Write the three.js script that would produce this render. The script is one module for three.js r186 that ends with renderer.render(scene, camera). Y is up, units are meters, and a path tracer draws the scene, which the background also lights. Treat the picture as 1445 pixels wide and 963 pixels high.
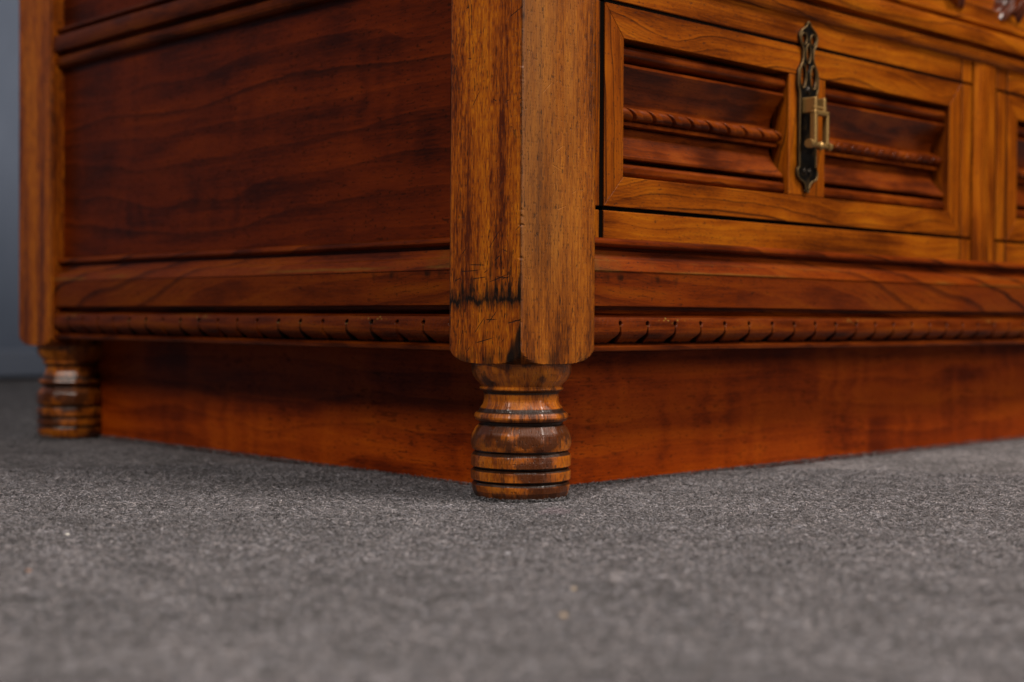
import * as THREE from 'three';
import { RoundedBoxGeometry } from 'three/addons/geometries/RoundedBoxGeometry.js';
import { mergeGeometries, toCreasedNormals } from 'three/addons/utils/BufferGeometryUtils.js';
import { RectAreaLightUniformsLib } from 'three/addons/lights/RectAreaLightUniformsLib.js';

// ------------------------------------------------------------------ camera, lamps, exposure
const renderer = new THREE.WebGLRenderer({ antialias: true });
renderer.toneMapping = THREE.LinearToneMapping;
renderer.toneMappingExposure = 1.3;
renderer.shadowMap.enabled = true;
const scene = new THREE.Scene();
scene.background = new THREE.Color(0.008, 0.0083, 0.009);      // dim room around the set
const camera = new THREE.PerspectiveCamera(26.59, 1024 / 682, 0.05, 30);
camera.position.set(-0.592, 0.1113, 0.6101);
camera.up.set(0.0073, 0.9998, -0.0162);
camera.lookAt(-0.592 + 0.692, 0.1113 - 0.0167, 0.6101 - 0.7217);
camera.focus = 0.868; camera.userData.fStop = 5.4;
scene.add(camera);

RectAreaLightUniformsLib.init();
function areaLight(name, pos, aim, w, h, color, intensity) {
  const l = new THREE.RectAreaLight(color, intensity, w, h);
  l.name = name; l.position.set(...pos); l.lookAt(...aim); scene.add(l); return l;
}
areaLight('ceiling_lamp_left', [-1.75, 2.1, 0.55], [0.05, 0.1, -0.1], 0.7, 0.7, 0xfff6ec, 27);
areaLight('ceiling_lamp_right', [0.75, 2.4, 1.4], [0.2, 0.1, 0], 0.9, 0.7, 0xfff4e8, 35);
areaLight('front_fill', [0.4, 1.0, 2.5], [0.2, 0.05, 0], 1.3, 0.8, 0xfff4e8, 5.5);  // added low fill to brighten the plinth, no lamp known there

// ------------------------------------------------------------------ noise
function mulberry(a) { return () => { a |= 0; a = a + 0x6D2B79F5 | 0; let t = Math.imul(a ^ a >>> 15, 1 | a); t = t + Math.imul(t ^ t >>> 7, 61 | t) ^ t; return ((t ^ t >>> 14) >>> 0) / 4294967296; }; }
const R = mulberry(20240611);
function hash(x, y, s) { let h = Math.imul(x, 374761393) ^ Math.imul(y, 668265263) ^ Math.imul(s, 1274126177); h = Math.imul(h ^ (h >>> 13), 1274126177); h = Math.imul(h ^ (h >>> 16), 2246822519); return ((h ^ (h >>> 15)) >>> 0) / 4294967296; }
// value noise, periodic with nx by ny cells over u, v in 0..1
function pn(u, v, nx, ny, s) {
  const x = u * nx, y = v * ny, xf = Math.floor(x), yf = Math.floor(y);
  let fx = x - xf, fy = y - yf; fx = fx * fx * (3 - 2 * fx); fy = fy * fy * (3 - 2 * fy);
  const x0 = ((xf % nx) + nx) % nx, y0 = ((yf % ny) + ny) % ny, x1 = (x0 + 1) % nx, y1 = (y0 + 1) % ny;
  const a = hash(x0, y0, s), b = hash(x1, y0, s), c = hash(x0, y1, s), d = hash(x1, y1, s);
  return a + (b - a) * fx + (c - a) * fy + (a - b - c + d) * fx * fy;
}
function fbm(u, v, nx, ny, s, o = 4) { let r = 0, a = 0.5, t = 0; for (let i = 0; i < o; i++) { r += a * pn(u, v, nx, ny, s + i * 17); t += a; a *= 0.5; nx *= 2; ny *= 2; } return r / t; }
const sm = (a, b, x) => { const t = Math.min(1, Math.max(0, (x - a) / (b - a))); return t * t * (3 - 2 * t); };
const cl = (x) => Math.max(0, Math.min(255, x)) | 0;
const mix3 = (a, b, t) => [a[0] + (b[0] - a[0]) * t, a[1] + (b[1] - a[1]) * t, a[2] + (b[2] - a[2]) * t];

function tex(w, h, fn, srgb) {            // fn(u, v, out) writes 0..255 into out[0..2]
  const d = new Uint8Array(w * h * 4), o = [0, 0, 0];
  for (let j = 0; j < h; j++) for (let i = 0; i < w; i++) { fn((i + 0.5) / w, (j + 0.5) / h, o); const k = (j * w + i) * 4; d[k] = cl(o[0]); d[k + 1] = cl(o[1]); d[k + 2] = cl(o[2]); d[k + 3] = 255; }
  const t = new THREE.DataTexture(d, w, h, THREE.RGBAFormat);
  if (srgb) t.colorSpace = THREE.SRGBColorSpace;
  t.wrapS = t.wrapT = THREE.RepeatWrapping; t.magFilter = THREE.LinearFilter; t.minFilter = THREE.LinearFilter; t.needsUpdate = true;
  return t;
}
// colour + bump + roughness, computed together. fn(u, v) -> [[r,g,b], bump 0..1, rough 0..1]
function woodSet(w, h, fn) {
  const c = new Uint8Array(w * h * 4), b = new Uint8Array(w * h * 4);
  for (let j = 0; j < h; j++) for (let i = 0; i < w; i++) {
    const [rgb, bp, rg] = fn((i + 0.5) / w, (j + 0.5) / h), k = (j * w + i) * 4;
    c[k] = cl(rgb[0]); c[k + 1] = cl(rgb[1]); c[k + 2] = cl(rgb[2]); c[k + 3] = 255;
    b[k] = cl(bp * 255); b[k + 1] = cl(rg * 255); b[k + 2] = 0; b[k + 3] = 255;    // red: height, green: roughness
  }
  const mk = (d, srgb) => { const t = new THREE.DataTexture(d, w, h, THREE.RGBAFormat); if (srgb) t.colorSpace = THREE.SRGBColorSpace; t.wrapS = t.wrapT = THREE.RepeatWrapping; t.magFilter = THREE.LinearFilter; t.minFilter = THREE.LinearFilter; t.needsUpdate = true; return t; };
  return { map: mk(c, true), surf: mk(b, false) };
}
const TINT = new THREE.Color(0.70, 0.57, 0.17), REDTINT = new THREE.Color(0.73, 0.56, 0.16);           // old french polish over all the wood
function woodMat(set, W, H, o = {}) {     // the texture covers W metres along the grain by H across
  const rep = (t) => { const q = t.clone(); q.repeat.set(1 / W, 1 / H); q.needsUpdate = true; return q; };
  const s = rep(set.surf);
  return new THREE.MeshPhysicalMaterial({ color: (o.tint ?? TINT).clone().multiplyScalar(o.tone ?? 0.9), map: rep(set.map), bumpMap: s, bumpScale: o.bump ?? 0.0002, roughnessMap: s, roughness: 1, clearcoat: o.coat ?? 0.08, clearcoatRoughness: o.coatRough ?? 0.35, specularIntensity: o.spec ?? 0.2 });
}
// figured wood; n* are cell counts across the texture
function figured(p) {
  const { dark, mid, light, seed, veins = 14, wav = 2.6, nx = 2, ny = 2, vein = 0.6, fine = 120, fineAcross = 300, ripple = 0, rough = 0.42, tilt = 0, broad = 1, fineLines = 0.26, jag = 0.5, flecks = 0 } = p;
  return (u, v) => {
    const warp = fbm(u, v, nx, ny, seed, 3) - 0.5, w2 = fbm(u, v, nx * 6, ny * 8, seed + 50, 3) - 0.5;
    const d = v * veins + u * tilt + warp * wav + w2 * jag, k = Math.floor(d), ring = d - k;
    const ks = (((k % 64) + 64) % 64), str = hash(ks, 7, seed), wid = 0.10 + 0.25 * hash(ks, 8, seed);
    const patch = pn(u, v, nx * 4, ny * 3, seed + 9);
    const line = sm(1 - wid, 0.97, ring) * sm(1.0, 0.965, ring) * vein * str * str * sm(0.15, 0.7, patch + str * 0.3);
    const d3 = d * 4.3, r3 = d3 - Math.floor(d3), sub = Math.pow(r3, 4) * fineLines * vein * sm(0.3, 0.8, pn(u, v, nx * 5, ny * 5, seed + 12));
    const fib = pn(u, v, fine >> 3, fineAcross, seed + 3) * 0.5 + pn(u, v, fine, fineAcross * 2, seed + 4) * 0.5;
    const pore = sm(0.80, 0.93, pn(u, v, fine * 2, fineAcross * 1.5 | 0, seed + 5)) + flecks * sm(0.74, 0.86, pn(u, v, 90, 130, seed + 21)) * sm(0.5, 0.7, pn(u, v, 9, 5, seed + 22));
    const blot = fbm(u, v, nx * 3, ny * 4, seed + 6, 4), soft = pn(d * 0.5 - Math.floor(d * 0.5), u, 6, 4, seed + 14);
    const rip = ripple ? (pn(u + w2 * 0.03, v, 60, 3, seed + 15) - 0.5) * ripple * patch * 1.6 : 0;
    let t = 0.50 + (blot - 0.5) * 1.3 * broad + (fib - 0.5) * 0.46 + (ring - 0.5) * -0.22 + (soft - 0.5) * 0.3 + rip;
    let c = t < 0.5 ? mix3(dark.map((x) => x * 0.88), mid, Math.max(0, t * 2)) : mix3(mid, light, Math.min(1, t * 2 - 1));
    c = mix3(c, dark.map((x) => x * 0.3), Math.min(0.9, line + sub + pore * 0.4));
    return [c, 0.65 + (fib - 0.5) * 0.2 - pore * 0.5 - line * 0.15, rough + (blot - 0.5) * 0.2 + pore * 0.2];
  };
}
const HX = (h) => [(h >> 16) & 255, (h >> 8) & 255, h & 255];

// ------------------------------------------------------------------ materials
const golden = woodSet(1024, 512, figured({ dark: HX(0x783804), mid: HX(0xaa5c08), light: HX(0xc87a12), seed: 11, veins: 15, wav: 5.5, nx: 2, ny: 2, vein: 0.75, fineLines: 0.4, jag: 0.36, fine: 90, fineAcross: 200, rough: 0.46 }));
const panelw = woodSet(1024, 512, figured({ dark: HX(0x401502), mid: HX(0x642602), light: HX(0x803604), seed: 131, veins: 9, wav: 3.4, jag: 0.3, nx: 2, ny: 2, vein: 0.3, fineLines: 0.35, broad: 0.85, fine: 110, fineAcross: 160, ripple: 0.18, rough: 0.46 }));
const plinth = woodSet(1024, 512, figured({ dark: HX(0x742a04), mid: HX(0xa04606), light: HX(0xba5c0c), seed: 171, veins: 7, wav: 3.0, nx: 2, ny: 2, vein: 0.12, broad: 0.7, jag: 0.2, flecks: 0.7, fine: 160, fineAcross: 170, ripple: 0.35, rough: 0.5 }));
const slatw = woodSet(1024, 256, figured({ dark: HX(0x562203), mid: HX(0x843e05), light: HX(0xa2580a), seed: 231, veins: 7, wav: 2.5, fineLines: 0.15, nx: 3, ny: 1, vein: 0.45, fine: 90, fineAcross: 120, rough: 0.4 }));
const GOLD = woodMat(golden, 0.34, 0.13, { bump: 0.00012, tone: 0.80 });

const PANEL = woodMat(panelw, 0.56, 0.22, { bump: 0.00012, coat: 0.03, tone: 0.92, tint: REDTINT });
const PLINTH = woodMat(plinth, 0.55, 0.16, { bump: 0.00015, coat: 0.03, tone: 0.98, tint: REDTINT });
const LEAF = woodMat(slatw, 0.30, 0.08, { bump: 0.0001, coat: 0.7, coatRough: 0.2, tone: 0.9 });
const BEAD = woodMat(slatw, 0.40, 0.10, { bump: 0.0001, coat: 0.08, coatRough: 0.3, tone: 0.58, tint: REDTINT });
const SLAT = woodMat(slatw, 0.30, 0.08, { tint: REDTINT, tone: 0.76, bump: 0.0001, coat: 0.22, coatRough: 0.26 });

// corner post: two visible faces unwrapped side by side, grain up the post
const PW = 0.064;
const scratches = [];
{ const r = mulberry(5); for (let i = 0; i < 38; i++) { const left = i < 32; scratches.push([left ? r() * 0.48 : 0.52 + r() * 0.46, i < 14 ? 0.02 + r() * 0.24 : r() * 0.95, (r() - 0.3) * 1.5, 0.02 + r() * 0.12, r(), left]); } }
const dents = [[0.97 - 0.05, 0.86, 0.010], [0.95, 0.835, 0.006], [0.78, 0.235, 0.008], [0.80, 0.22, 0.005], [0.72, 0.13, 0.006], [0.90, 0.06, 0.008], [0.66, 0.31, 0.004]];
const postw = woodSet(1024, 2048, (u, v) => {
  const left = u < 0.5, f = left ? u / 0.5 : (u - 0.5) / 0.5, y = v * 0.256;       // y above the foot of the post
  const blot = fbm(u, v, 8, 3, 301, 4), streak = pn(u, v, 90, 4, 303) * 0.6 + pn(u, v, 220, 9, 304) * 0.4, fib = pn(u, v, 320, 60, 305);
  const flow = fbm(u, v, 26, 3, 330, 3);
  const pore = sm(0.76, 0.92, pn(u, v, 420, 120, 306)), fleck = left ? sm(0.74, 0.90, pn(u + (pn(u, v, 9, 9, 341) - 0.5) * 0.03, v, 190, 80, 308)) * sm(0.35, 0.6, pn(u, v, 10, 7, 309)) * 0.55 : sm(0.88, 0.95, pn(u, v, 110, 46, 308)) * 0.5;
  const bands = Math.sin((f * 3.2 + flow * 2.2) * 6.283) * 0.5 + 0.5;
  const mott = fbm(u, v, 110, 60, 340, 3); let t = 0.5 + (blot - 0.5) * 1.2 + (streak - 0.5) * 0.5 + (fib - 0.5) * 0.44 + (mott - 0.5) * (left ? 0.75 : 0.45) + (bands - 0.5) * 0.08;
  const P = left ? [HX(0x5c2602), HX(0xaa5a05), HX(0xd8850f)] : [HX(0x4e2608), HX(0x8e500f), HX(0xb47220)];
  let c = t < 0.5 ? mix3(P[0], P[1], Math.max(0, t * 2)) : mix3(P[1], P[2], Math.min(1, t * 2 - 1));
  let dark = pore * 0.3 + fleck * 0.75, h = 0.7 + (fib - 0.5) * 0.2 - pore * 0.45 - fleck * 0.3, rg = (left ? 0.50 : 0.46) + (blot - 0.5) * 0.25;
  // worn greyer zone beside the arris on the front face
  if (!left) { const w = sm(0.95, 0.0, f + (flow - 0.5) * 0.6) * sm(0.02, 0.35, v); c = mix3(c, HX(0x785848), 0.5 * w); rg += 0.06 * w; }
  // dark scorched band across the side face, dark grime at the lower corner
  if (left) {
    const yb = 0.0395 + (pn(u, v, 34, 3, 311) - 0.5) * 0.005 + (pn(u, v, 150, 3, 312) - 0.5) * 0.004;
    const hw = 0.0030 + (pn(u, 0.3, 60, 2, 313) - 0.5) * 0.004;
    dark += 0.62 * sm(0.0022, 0.0004, Math.abs(y - yb + 0.001)) * pn(u, v, 60, 30, 343) + 0.62 * sm(hw + 0.0050, hw - 0.0030, Math.abs(y - yb) + (pn(u, v, 260, 60, 342) - 0.5) * 0.003) * (0.55 + 0.6 * pn(u, v, 150, 50, 314));
    dark += 0.55 * sm(0.010, 0.0, Math.abs(y - 0.046)) * sm(0.55, 0.8, pn(u, v, 70, 22, 315));
    dark += 0.55 * sm(0.0, 0.05, y - 0.03) * sm(0.075, 0.055, y) * sm(0.55, 0.78, fbm(u, v, 60, 12, 319, 2)) ;
    const gy = 0.024 - (1 - f) * 0.09 + (pn(u, v, 50, 20, 316) - 0.5) * 0.016;
    dark += 0.75 * sm(-0.004, 0.006, gy - y) * sm(0.55, 0.82, f);
    dark += 0.5 * sm(0.012, 0.0, y) * sm(0.35, 0.7, pn(u, v, 30, 40, 317));
    dark += 0.4 * sm(0.035, 0.0, f) + 0.45 * sm(0.965, 1.0, f);
  } else { dark += 0.35 * sm(0.012, 0.0, y) * sm(0.3, 0.7, pn(u, v, 30, 40, 317)) + 0.4 * sm(0.03, 0.0, f) * pn(u, v, 16, 60, 318); }
  for (const [su, sv, a, len, k, L] of scratches) {
    if (L !== left) continue;
    const dx = (u - su) * 0.128, dy = (v - sv) * 0.256, ca = Math.cos(a), sa = Math.sin(a), al = dx * ca + dy * sa, ac = -dx * sa + dy * ca + (al * al) * 8 * (k - 0.5);
    if (al > 0 && al < len * 0.14 && Math.abs(ac) < 0.0012) {
      const q = sm(0.00042, 0.0001, Math.abs(ac)) * sm(0, 0.002, al) * sm(len * 0.14, len * 0.09, al) * (0.4 + 0.6 * pn(u, v, 200, 300, 320));
      if (left) { dark += q * 0.9; h -= q * 0.5; } else { c = mix3(c, HX(0xb08a6a), q * 0.3 * k); h -= q * 0.5; }
    }
  }
  if (!left) for (const [du, dv, rad] of dents) {
    const q = sm(rad * 0.09, rad * 0.03, Math.hypot((u - du) * 0.5, v - dv)); if (q > 0) { h -= q * 0.9; c = mix3(c, HX(0xa08070), q * 0.45); }
  }
  c = mix3(c, [16, 8, 4], Math.min(0.93, dark));
  return [c, h, rg];
});
const POST = (() => {
  const m = new THREE.MeshPhysicalMaterial({ color: new THREE.Color(0.77, 0.64, 0.34), map: postw.map, bumpMap: postw.surf, bumpScale: 0.00035, roughnessMap: postw.surf, roughness: 1, clearcoat: 0.08, clearcoatRoughness: 0.4, specularIntensity: 0.4 });
  return m;
})();
// turned feet: worn lacquer, dark patches over an orange ground
const footw = woodSet(1024, 512, (u, v) => {
  const blot = fbm(u, v, 20, 9, 401, 4), big = fbm(u, v, 10, 6, 405, 4), streak = pn(u, v, 150, 5, 402), fib = pn(u, v, 420, 40, 403), pore = sm(0.78, 0.93, pn(u, v, 420, 60, 404));
  const t = 0.5 + (blot - 0.5) * 1.2 + (streak - 0.5) * 0.5 + (fib - 0.5) * 0.3;
  let c = t < 0.5 ? mix3(HX(0x5e2c04), HX(0xac640b), Math.max(0, t * 2)) : mix3(HX(0xac640b), HX(0xc68018), Math.min(1, t * 2 - 1));
  const edge = big * 0.7 + blot * 0.3 + (streak - 0.5) * 0.12 + (fib - 0.5) * 0.10 + (pn(u, v, 40, 26, 407) - 0.5) * 0.10 + 0.09 * sm(0.34, 0.42, v) * sm(0.60, 0.53, v) - 0.10 * sm(0.62, 0.68, v);
  const dk = sm(0.46, 0.62, edge) * 0.74;
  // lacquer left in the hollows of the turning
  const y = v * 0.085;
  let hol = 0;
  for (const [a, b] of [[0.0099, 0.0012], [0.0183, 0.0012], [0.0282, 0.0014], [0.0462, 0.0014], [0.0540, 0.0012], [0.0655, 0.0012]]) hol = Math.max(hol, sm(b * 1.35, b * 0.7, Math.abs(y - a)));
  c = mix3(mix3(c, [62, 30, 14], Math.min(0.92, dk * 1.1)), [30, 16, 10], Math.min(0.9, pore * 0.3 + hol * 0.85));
  return [c, 0.7 + (fib - 0.5) * 0.2 - pore * 0.4 + dk * 0.15, 0.46 - dk * 0.06 + (blot - 0.5) * 0.3 + (fib - 0.5) * 0.2];
});
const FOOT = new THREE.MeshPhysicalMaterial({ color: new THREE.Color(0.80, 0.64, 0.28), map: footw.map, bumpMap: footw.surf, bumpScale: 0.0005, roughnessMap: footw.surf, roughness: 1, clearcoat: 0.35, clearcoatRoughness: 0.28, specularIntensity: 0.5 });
const DARKWOOD = new THREE.MeshStandardMaterial({ color: new THREE.Color(0.012, 0.006, 0.004), roughness: 0.8 });
const CAVITY = new THREE.MeshPhysicalMaterial({ color: new THREE.Color(0.003, 0.002, 0.0015), roughness: 0.95, specularIntensity: 0.05 });  // near-black, stands for shade inside the gaps
const ironT = tex(256, 256, (u, v, o) => { const n = fbm(u, v, 8, 8, 501, 4), k = sm(0.5, 0.75, fbm(u, v, 10, 10, 505, 3)); const c = mix3([30, 27, 25], [92, 70, 44], k * 0.7); o[0] = c[0] * (0.7 + n * 0.6); o[1] = c[1] * (0.7 + n * 0.6); o[2] = c[2] * (0.7 + n * 0.6); }, true);
ironT.repeat.set(30, 30);
const IRON = new THREE.MeshStandardMaterial({ map: ironT, metalness: 0.75, roughness: 0.36 });
const rimT = tex(256, 256, (u, v, o) => { const n = fbm(u, v, 8, 8, 511, 4); const c = mix3([58, 44, 26], [124, 98, 58], n); o[0] = c[0]; o[1] = c[1]; o[2] = c[2]; }, true);
rimT.repeat.set(40, 40);
const RIM = new THREE.MeshStandardMaterial({ map: rimT, metalness: 0.8, roughness: 0.42 });
const brassT = tex(256, 256, (u, v, o) => { const n = fbm(u, v, 8, 8, 521, 4), k = sm(0.55, 0.75, fbm(u, v, 6, 6, 525, 3)); const c = mix3(mix3([128, 94, 48], [206, 168, 104], n), [60, 44, 26], k * 0.7); o[0] = c[0]; o[1] = c[1]; o[2] = c[2]; }, true);
brassT.repeat.set(30, 30);
const BRASS = new THREE.MeshStandardMaterial({ map: brassT, metalness: 0.7, roughness: 0.40 });

// ------------------------------------------------------------------ geometry helpers
function smallNoise(x, s) { return pn((x / 7) - Math.floor(x / 7), 0.37, 256, 2, s) - 0.5; }
// box with grain along axis g ('x','y','z'); uv in metres with an offset so that no two pieces show the same figure
let pieceNo = 0;
function setUV(g, grain, off) {
  const p = g.attributes.position, n = g.attributes.normal, uv = new Float32Array(p.count * 2);
  const o = off ?? [hash(++pieceNo, 3, 77), hash(pieceNo, 5, 78)];
  for (let i = 0; i < p.count; i++) {
    const q = [p.getX(i), p.getY(i), p.getZ(i)], a = [Math.abs(n.getX(i)), Math.abs(n.getY(i)), Math.abs(n.getZ(i))];
    const ax = a[0] > a[1] && a[0] > a[2] ? 0 : a[1] > a[2] ? 1 : 2, gi = 'xyz'.indexOf(grain);
    let ui = gi, vi = [0, 1, 2].find((k) => k !== gi && k !== ax);
    if (ax === gi) { ui = (gi + 1) % 3; vi = (gi + 2) % 3; }
    uv[i * 2] = q[ui] + o[0]; uv[i * 2 + 1] = q[vi] + o[1] + (ax === gi ? 0 : q[ax] * 0.7);
  }
  g.setAttribute('uv', new THREE.BufferAttribute(uv, 2)); return g;
}
function box(x0, x1, y0, y1, z0, z1, grain = 'x', r = 0.0008, off) {
  const g = new RoundedBoxGeometry(x1 - x0, y1 - y0, z1 - z0, 2, Math.min(r, (x1 - x0) / 3, (y1 - y0) / 3, (z1 - z0) / 3));
  g.translate((x0 + x1) / 2, (y0 + y1) / 2, (z0 + z1) / 2);
  return setUV(g, grain, off);
}
// moulding: profile points [y, out] swept along x from s0 to s1 on the front (out = +z)
function sweep(profile, s0, s1, { segs = 60, jit = 0.00015, crease = 0.7, off, wear = 0, flip = 1 } = {}) {
  const P = [], U = [], I = [], n = profile.length, arc = [0];
  const o = off ?? [hash(++pieceNo, 3, 77), hash(pieceNo, 5, 78)];
  for (let k = 1; k < n; k++) arc.push(arc[k - 1] + Math.hypot(profile[k][0] - profile[k - 1][0], profile[k][1] - profile[k - 1][1]));
  for (let i = 0; i <= segs; i++) {
    const s = s0 + (s1 - s0) * i / segs;
    const dy = smallNoise(s * 0.35 + s0 * 5, 601) * jit * 2.4, dz = smallNoise(s * 0.3 + s1 * 5, 603) * jit * 2.4;
    for (let k = 0; k < n; k++) {
      const w = 0 * wear;
      P.push(s, profile[k][0] + dy, profile[k][1] + dz + w); U.push(s * flip + o[0], o[1] - arc[k]);
    }
  }
  for (let i = 0; i < segs; i++) for (let k = 0; k < n - 1; k++) { const a = i * n + k, b = a + n; I.push(a, a + 1, b, b, a + 1, b + 1); }
  const g = new THREE.BufferGeometry();
  g.setAttribute('position', new THREE.Float32BufferAttribute(P, 3)); g.setAttribute('uv', new THREE.Float32BufferAttribute(U, 2)); g.setIndex(I);
  return toCreasedNormals(g, crease);
}
const arcPts = (cy, co, ry, ro, a0, a1, n) => Array.from({ length: n + 1 }, (_, i) => { const a = (a0 + (a1 - a0) * i / n) * Math.PI / 180; return [cy + ry * Math.sin(a), co + ro * Math.cos(a)]; });
// height field on the front: y from y1 (top) down to y0, out = f(s, t) with t 0..1 from top; v subdivisions
function field(s0, s1, y1, y0, ns, nt, f, off) {
  const P = [], U = [], I = [], o = off ?? [hash(++pieceNo, 3, 77), hash(pieceNo, 5, 78)];
  for (let i = 0; i <= ns; i++) for (let k = 0; k <= nt; k++) { const s = s0 + (s1 - s0) * i / ns, t = k / nt, y = y1 + (y0 - y1) * t; P.push(s, y, f(s, t)); U.push(s + o[0], y * 1.3 + o[1]); }
  const n = nt + 1;
  for (let i = 0; i < ns; i++) for (let k = 0; k < nt; k++) { const a = i * n + k, b = a + n; I.push(a, a + 1, b, b, a + 1, b + 1); }
  const g = new THREE.BufferGeometry();
  g.setAttribute('position', new THREE.Float32BufferAttribute(P, 3)); g.setAttribute('uv', new THREE.Float32BufferAttribute(U, 2)); g.setIndex(I); g.computeVertexNormals();
  return g;
}
function part(name, geo, mat, parent, label) {
  const g = Array.isArray(geo) ? mergeGeometries(geo.map((q) => { const c = q.index ? q.toNonIndexed() : q; for (const a of Object.keys(c.attributes)) if (!['position', 'normal', 'uv'].includes(a)) c.deleteAttribute(a); return c; })) : geo;
  const m = new THREE.Mesh(g, mat); m.name = name; m.castShadow = m.receiveShadow = true;
  if (label) m.userData.label = label;
  parent.add(m); return m;
}
const toSide = (g) => g.rotateY(-Math.PI / 2);          // (s, y, out) on the front -> (-out, y, s) on the side

// ------------------------------------------------------------------ setting: carpet and wall
const carpetT = tex(1024, 1024, (u, v, o) => {
  const big = fbm(u, v, 7, 7, 701, 4), mid = fbm(u, v, 60, 60, 702, 3), a = fbm(u, v, 5, 5, 707, 2) * 0.06;
  const f = pn(u + a, v, 420, 150, 703) * 0.5 + pn(u, v + a, 150, 420, 704) * 0.5, sp = hash(Math.floor(u * 1024), Math.floor(v * 1024), 705);
  const t = 92 + (big - 0.5) * 40 + (mid - 0.5) * 70 + (f - 0.5) * 95 + (sp - 0.5) * 40;
  o[0] = t * 1.02; o[1] = t * 0.98; o[2] = t * 0.995;
}, true);
carpetT.repeat.set(8 / 0.4, 8 / 0.4);
const carpetB = tex(1024, 1024, (u, v, o) => { const f = fbm(u, v, 180, 180, 711, 3) * 0.7 + fbm(u, v, 40, 40, 712, 2) * 0.3; o[0] = o[1] = o[2] = f * 255; });
carpetB.repeat.set(8 / 0.4, 8 / 0.4);
const CARPET = new THREE.MeshStandardMaterial({ map: carpetT, bumpMap: carpetB, bumpScale: 0.0018, roughness: 0.98 });
const carpet = new THREE.Mesh(new THREE.PlaneGeometry(8, 8).rotateX(-Math.PI / 2), CARPET);
carpet.position.y = -0.0022; carpet.name = 'carpet'; carpet.userData.kind = 'structure'; carpet.receiveShadow = true; scene.add(carpet);
{ // needle-felt fibres lying every way in the pile
  const L = 0.0023, W = 0.00026, P = [], I = [];
  for (let i = 0; i <= 3; i++) { const t = i / 3 - 0.5, w = W * (1 - Math.abs(t) * 0.9) / 2; P.push(t * L, -t * t * 0.0013 + 0.0002, -w + t * t * 0.0010, t * L, -t * t * 0.0013 + 0.0002, w + t * t * 0.0010); }
  for (let i = 0; i < 3; i++) { const a = i * 2; I.push(a, a + 1, a + 2, a + 2, a + 1, a + 3); }
  const g = new THREE.BufferGeometry(); g.setAttribute('position', new THREE.Float32BufferAttribute(P, 3)); g.setIndex(I); g.computeVertexNormals();
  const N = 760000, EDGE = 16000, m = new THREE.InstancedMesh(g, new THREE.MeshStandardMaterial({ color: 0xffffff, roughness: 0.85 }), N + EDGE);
  const q = new THREE.Object3D(), c = new THREE.Color(), r = mulberry(88);
  const fx = 0.692, fz = -0.7217;
  let i = 0;
  while (i < N) {
    const far = r() < 0.24, d = far ? 1.05 + r() * 1.1 : Math.sqrt(0.4 * 0.4 + r() * (1.1 * 1.1 - 0.4 * 0.4)), a = (r() - 0.5) * 0.86;
    const ca = Math.cos(a), sa = Math.sin(a), x = -0.592 + d * (fx * ca - fz * sa), z = 0.6101 + d * (fz * ca + fx * sa);
    if (x > 0.056 && z < -0.052 && z > -0.66) continue;
    if (Math.hypot(x - 0.032, z + 0.032) < 0.026 || Math.hypot(x - 0.032, z + 0.632) < 0.026) continue;
    const clump = fbm(x / 4 + 0.5, z / 4 + 0.5, 160, 160, 721, 3), tall = fbm(x / 4 + 0.5, z / 4 + 0.5, 300, 300, 731, 2);
    q.position.set(x, 0.0001 + tall * 0.0022 + r() * 0.0007, z); q.rotation.set((r() - 0.5) * 1.1, r() * 6.283, (r() - 0.5) * 0.9, 'YXZ');
    const s = 0.55 + r() * 1.0; q.scale.set(s, s, s * (0.7 + r() * 0.6)); q.updateMatrix(); m.setMatrixAt(i, q.matrix);
    const k = r(); let t = k < 0.42 ? 0.045 + r() * 0.05 : k < 0.80 ? 0.11 + r() * 0.09 : 0.24 + r() * 0.24; t *= 0.66 + clump * 0.5;
    const h = r(); c.setRGB(t * (1.02 + (h - 0.5) * 0.12), t * 0.955, t * (1.015 + (0.5 - h) * 0.12)); m.setColorAt(i, c); i++;
  }
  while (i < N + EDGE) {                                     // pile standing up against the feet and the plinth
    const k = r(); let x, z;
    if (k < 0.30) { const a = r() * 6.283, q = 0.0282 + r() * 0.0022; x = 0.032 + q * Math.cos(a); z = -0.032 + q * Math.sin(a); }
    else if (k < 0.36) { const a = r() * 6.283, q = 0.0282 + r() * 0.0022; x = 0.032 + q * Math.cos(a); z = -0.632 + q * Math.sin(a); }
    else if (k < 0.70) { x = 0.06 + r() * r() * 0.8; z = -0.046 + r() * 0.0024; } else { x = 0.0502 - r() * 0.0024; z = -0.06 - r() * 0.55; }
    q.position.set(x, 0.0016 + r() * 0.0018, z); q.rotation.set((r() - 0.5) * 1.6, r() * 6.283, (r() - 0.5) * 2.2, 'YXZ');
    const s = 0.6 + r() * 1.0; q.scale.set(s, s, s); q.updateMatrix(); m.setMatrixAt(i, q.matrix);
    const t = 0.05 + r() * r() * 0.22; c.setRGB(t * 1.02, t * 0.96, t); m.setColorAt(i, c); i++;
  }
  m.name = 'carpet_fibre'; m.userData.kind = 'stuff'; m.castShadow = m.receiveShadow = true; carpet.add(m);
}
const wallT = tex(512, 512, (u, v, o) => { const n = fbm(u, v, 5, 5, 801, 4); o[0] = 90 + n * 14; o[1] = 101 + n * 14; o[2] = 121 + n * 14; }, true);
wallT.repeat.set(4, 2);
const WALL = new THREE.MeshStandardMaterial({ map: wallT, roughness: 0.75 });
const wall = new THREE.Mesh(setUV(new THREE.BoxGeometry(6, 2.6, 0.1).translate(1.2, 1.3, -1.83), 'x'), WALL);
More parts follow.
